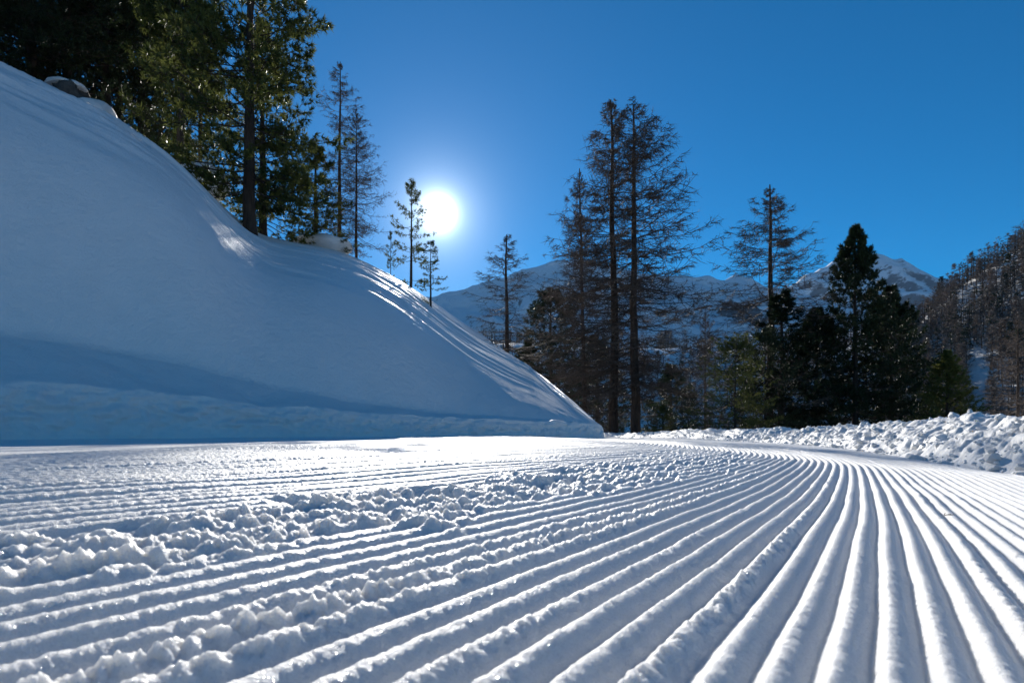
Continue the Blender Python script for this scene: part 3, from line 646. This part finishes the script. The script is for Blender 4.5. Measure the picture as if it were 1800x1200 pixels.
# ------------------------------------------------------------------ wooded hillside and valley wood
def far_larch(seed, nprim=46, ntw=7):
    rg = np.random.default_rng(seed); H = 10.; tp = trunk_path(rg, H, 7); tv = tubes(tp[None], (.13 * (1 - tp[:, 2] / H * .9))[None], 5)
    hz = .12 + .87 * np.sort(rg.random(nprim)); L = .2 * H * np.interp(hz, [0, .2, .45, .8, 1], [.7, 1, .85, .4, .06]) * rg.uniform(.65, 1.1, nprim)
    el = np.interp(hz, [0, .5, 1], [-.2, .05, .8]); P = limb(rg, at_height(tp, hz * H), np.arange(nprim) * 2.4, L, el, el + .4, 4, .1)
    t = rg.random((nprim, ntw)) * .8 + .2; b, tg = along(P, t); tg = tg / np.linalg.norm(tg, axis=1, keepdims=True)
    nv = needles(rg, b, tg + np.array([0, 0, -.1]), 5, .8, .05, 1.4)
    v, f = join([tubes(P, np.full((nprim, 4), .03) * np.array([1.3, 1, .8, .5]), 3), nv])
    tm, cm = mesh_from('t', tv[0], [tv[1]]), None
    V, Fq = join([tv, (v[:0], np.zeros((0, 4), int))])
    allv = np.vstack([tv[0], v]); fl = [tv[1]] + [x + len(tv[0]) for x in f]
    me = mesh_from('far_larch', allv, fl, False); me.materials.append(M_LBARK); me.materials.append(M_FARL)
    mi = np.ones(len(me.polygons), np.int32); mi[:len(tv[1])] = 0; me.polygons.foreach_set('material_index', mi); bpy.data.meshes.remove(tm); return me
def far_pine(seed, nprim=44, nt=7):
    rg = np.random.default_rng(seed); H = 10.; tp = trunk_path(rg, H, 7); tv = tubes(tp[None], (.14 * (1 - tp[:, 2] / H * .9))[None], 5)
    hz = .06 + .93 * np.sort(rg.random(nprim)); L = .19 * H * np.interp(hz, [0, .2, .5, .8, 1], [.8, 1, .75, .42, .08]) * rg.uniform(.7, 1.1, nprim)
    el = np.interp(hz, [0, .5, 1], [-.3, .0, .7]); P = limb(rg, at_height(tp, hz * H), np.arange(nprim) * 2.4, L, el, el + .5, 4, .1)
    t = rg.random((nprim, nt)) * .8 + .2; b, tg = along(P, t); tg = tg / np.linalg.norm(tg, axis=1, keepdims=True)
    nv = needles(rg, b, tg, 4, .6, .10, 1.3)
    allv = np.vstack([tv[0], nv[0]]); me = mesh_from('far_conifer', allv, [tv[1], nv[1] + len(tv[0])], False); me.materials.append(M_LBARK); me.materials.append(M_FARP)
    mi = np.ones(len(me.polygons), np.int32); mi[:len(tv[1])] = 0; me.polygons.foreach_set('material_index', mi); return me
FL = [far_larch(300 + i) for i in range(5)]; FP = [far_pine(320 + i) for i in range(3)]
def place_of(px, y):
    if px > 1500: return ('against the sky' if y > 470 else 'halfway up' if y > 360 else 'near its foot') + (' by the right edge' if px > 1710 else ' above the pine row')
    return ('left of' if px < 1100 else 'between' if px < 1330 else 'right of') + (' the tall pair' if px < 1100 else ' tall pair and broad larch' if px < 1330 else ' the broad larch')
def plant(n, pxr, rrange, dens, label_l, label_p, group, pfrac, hr, mind, gap=None):
    pts = []; tries = 0
    while len(pts) < n and tries < 60000:
        tries += 1
        px = random.uniform(*pxr); r = math.sqrt(random.uniform(rrange[0] ** 2, rrange[1] ** 2)); y = r / math.hypot(1, (px - 900) / 1000); x = (px - 900) / 1000 * y
        if gap and gap(px, y, x): continue
        if any((x - a) ** 2 + (y - b) ** 2 < mind * mind for a, b in pts): continue
        pts.append((x, y))
    out = []
    for x, y in pts:
        z = float(land(np.array([x]), np.array([y]))[0]); con = random.random() < pfrac
        me = random.choice(FP if con else FL)
        where = place_of((x / y) * 1000 + 900, y)
        o = obj('far_conifer' if con else 'far_larch', me, label=(label_p if con else label_l) + ', ' + where, cat='tree', group=group + ', ' + where + (' (conifers)' if con else ' (larches)'))
        H = random.uniform(*hr); o.location = (x, y, z - .3); w = H / 10 * random.uniform(1.05, 1.5); o.scale = (w, w, H / 10); o.rotation_euler = (0, 0, random.uniform(0, 6.28)); out.append(o)
    return out
def hill_gap(px, y, x):
    v = perlin(np.array([x / 45.]), np.array([y / 45. + .7 * x / 45.]), 90)[0]
    if v > .68: return True
    if abs(px - 1720) < 20 and y < 315: return True
    return False
plant(210, (1560, 1830), (270, 640), 1, 'brown bare larch on the right hillside', 'dark conifer on the right hillside', 'wood on the right hillside', .16, (13, 21), 7.0, hill_gap)
plant(88, (900, 1480), (270, 480), 1, 'hazy bare larch in the valley wood', 'hazy dark conifer in the valley wood', 'valley wood behind the larches', .4, (13, 21), 8)
def wood_mass(n, pxr, rr, name, label):
    vs_, qs, ts, mats = [], [], [], []; o = 0
    data = []
    for me in [far_larch(340, 24, 5), far_larch(341, 24, 5), far_larch(342, 24, 5), far_pine(343, 24, 5), far_pine(344, 24, 5)]:
        v = np.array([x.co for x in me.vertices]); q = np.array([list(p.vertices) for p in me.polygons if len(p.vertices) == 4]); t = np.array([list(p.vertices) for p in me.polygons if len(p.vertices) == 3])
        data.append((v, q, t))
    qm, tm = [], []
    for i in range(n):
        px = random.uniform(*pxr); r = math.sqrt(random.uniform(rr[0] ** 2, rr[1] ** 2)); y = r / math.hypot(1, (px - 900) / 1000); x = (px - 900) / 1000 * y
        if hill_gap(px, y, x): continue
        z = float(land(np.array([x]), np.array([y]))[0]); k = random.choice((0, 1, 2, 0, 1, 2, 3, 4)) if px > 1500 else random.choice((0, 1, 2, 3, 4))
        v, q, t = data[k]; H = random.uniform(13, 20) / 10; w = H * random.uniform(1.45, 2.0); a = random.uniform(0, 6.28); ca, sa = math.cos(a), math.sin(a)
        keep = t[np.random.default_rng(i).random(len(t)) < .36]
        vs_.append(np.stack([(v[:, 0] * ca - v[:, 1] * sa) * w + x, (v[:, 0] * sa + v[:, 1] * ca) * w + y, v[:, 2] * H + z], 1))
        qq = q[:24]; qs.append(qq + o); ts.append(keep + o); qm.append(np.zeros(len(qq), np.int32)); tm.append(np.full(len(keep), 1 if k < 3 else 2, np.int32)); o += len(v)
    me = mesh_from(name, np.vstack(vs_), [np.vstack(qs), np.vstack(ts)], False)
    for m in (M_LBARK, M_FARL, M_FARP): me.materials.append(m)
    me.polygons.foreach_set('material_index', np.concatenate(qm + tm)); obj(name, me, kind='stuff', label=label, cat='forest')
wood_mass(1300, (1540, 1850), (250, 660), 'hillside_forest', 'brown mass of larch wood covering the right hillside')
wood_mass(560, (820, 1540), (250, 600), 'valley_forest', 'blue-shaded mass of forest filling the valley floor')

# ------------------------------------------------------------------ mountains
def mountain(name, px, py, D, foot, seed, depth, rough, nx=300, ny=90):
    p = np.linspace(px[0], px[-1], nx); yy = np.interp(p, px, py)
    zt = (750 - yy) / 1000 * D
    zt = zt + (fbm(p / 38., p * 0 + seed, 5, seed) * .010 * D * rough)
    w = np.linspace(-.45, 1, ny)                                   # <0: the far side
    x0 = (p - 900) / 1000 * D
    X = x0[:, None] * np.ones(ny); Y = D - w[None, :] * depth + 0 * X
    down = np.where(w >= 0, w ** .82, -w * 1.2)
    Z = zt[:, None] * (1 - down[None, :]) + foot * down[None, :]
    a = np.sin(np.clip(np.abs(w) * 1.0, 0, 1) * math.pi) ** .7
    rel = fbm(X / (D * .06) + .3 * Y / (D * .06), Y / (D * .16), 6, seed + 3, .55)
    gul = (1 - np.abs(perlin(X / (D * .035) + .25 * w[None, :] * 6, Y / (D * .3), seed + 9))) ** 2 - .4
    Z = Z + a[None, :] * (rel * .035 + gul * .016) * D * rough
    v = np.stack([X, Y, Z], -1).reshape(-1, 3)
    obj(name, mesh_from(name, v, [grid_faces(nx, ny)]), M_MTN, kind='structure')
mountain('mountain', [-400, 200, 600, 760, 860, 920, 985, 1012, 1060, 1120, 1180, 1228, 1272, 1292, 1330, 1400, 1480, 1600], [470, 500, 520, 520, 492, 470, 455, 451, 462, 476, 484, 482, 487, 480, 494, 512, 530, 560], 3000, 60, 5, 1700, .55)
mountain('mountain', [1200, 1300, 1378, 1430, 1470, 1518, 1545, 1582, 1612, 1640, 1720, 1900, 2300], [560, 530, 506, 476, 456, 441, 448, 452, 468, 487, 530, 560, 560], 4200, 100, 17, 2300, .6)

# ------------------------------------------------------------------ mountain air
def haze():
    bm = bmesh.new(); bmesh.ops.create_cube(bm, size=1)
    for v in bm.verts: v.co = (v.co.x * 14000, v.co.y * 14000, -70 + (v.co.z + .5) * 1570)
    me = bpy.data.meshes.new('haze'); bm.to_mesh(me); bm.free()
    m = bpy.data.materials.new('thin_mountain_air'); m.use_nodes = True; t = m.node_tree; t.nodes.clear()
    o = t.nodes.new('ShaderNodeOutputMaterial'); p = t.nodes.new('ShaderNodeVolumePrincipled')
    p.inputs['Color'].default_value = (.30, .56, 1, 1); p.inputs['Density'].default_value = 2.0e-5; p.inputs['Anisotropy'].default_value = .2
    t.links.new(p.outputs[0], o.inputs['Volume']); me.materials.append(m); obj('haze', me, kind='stuff')
haze()
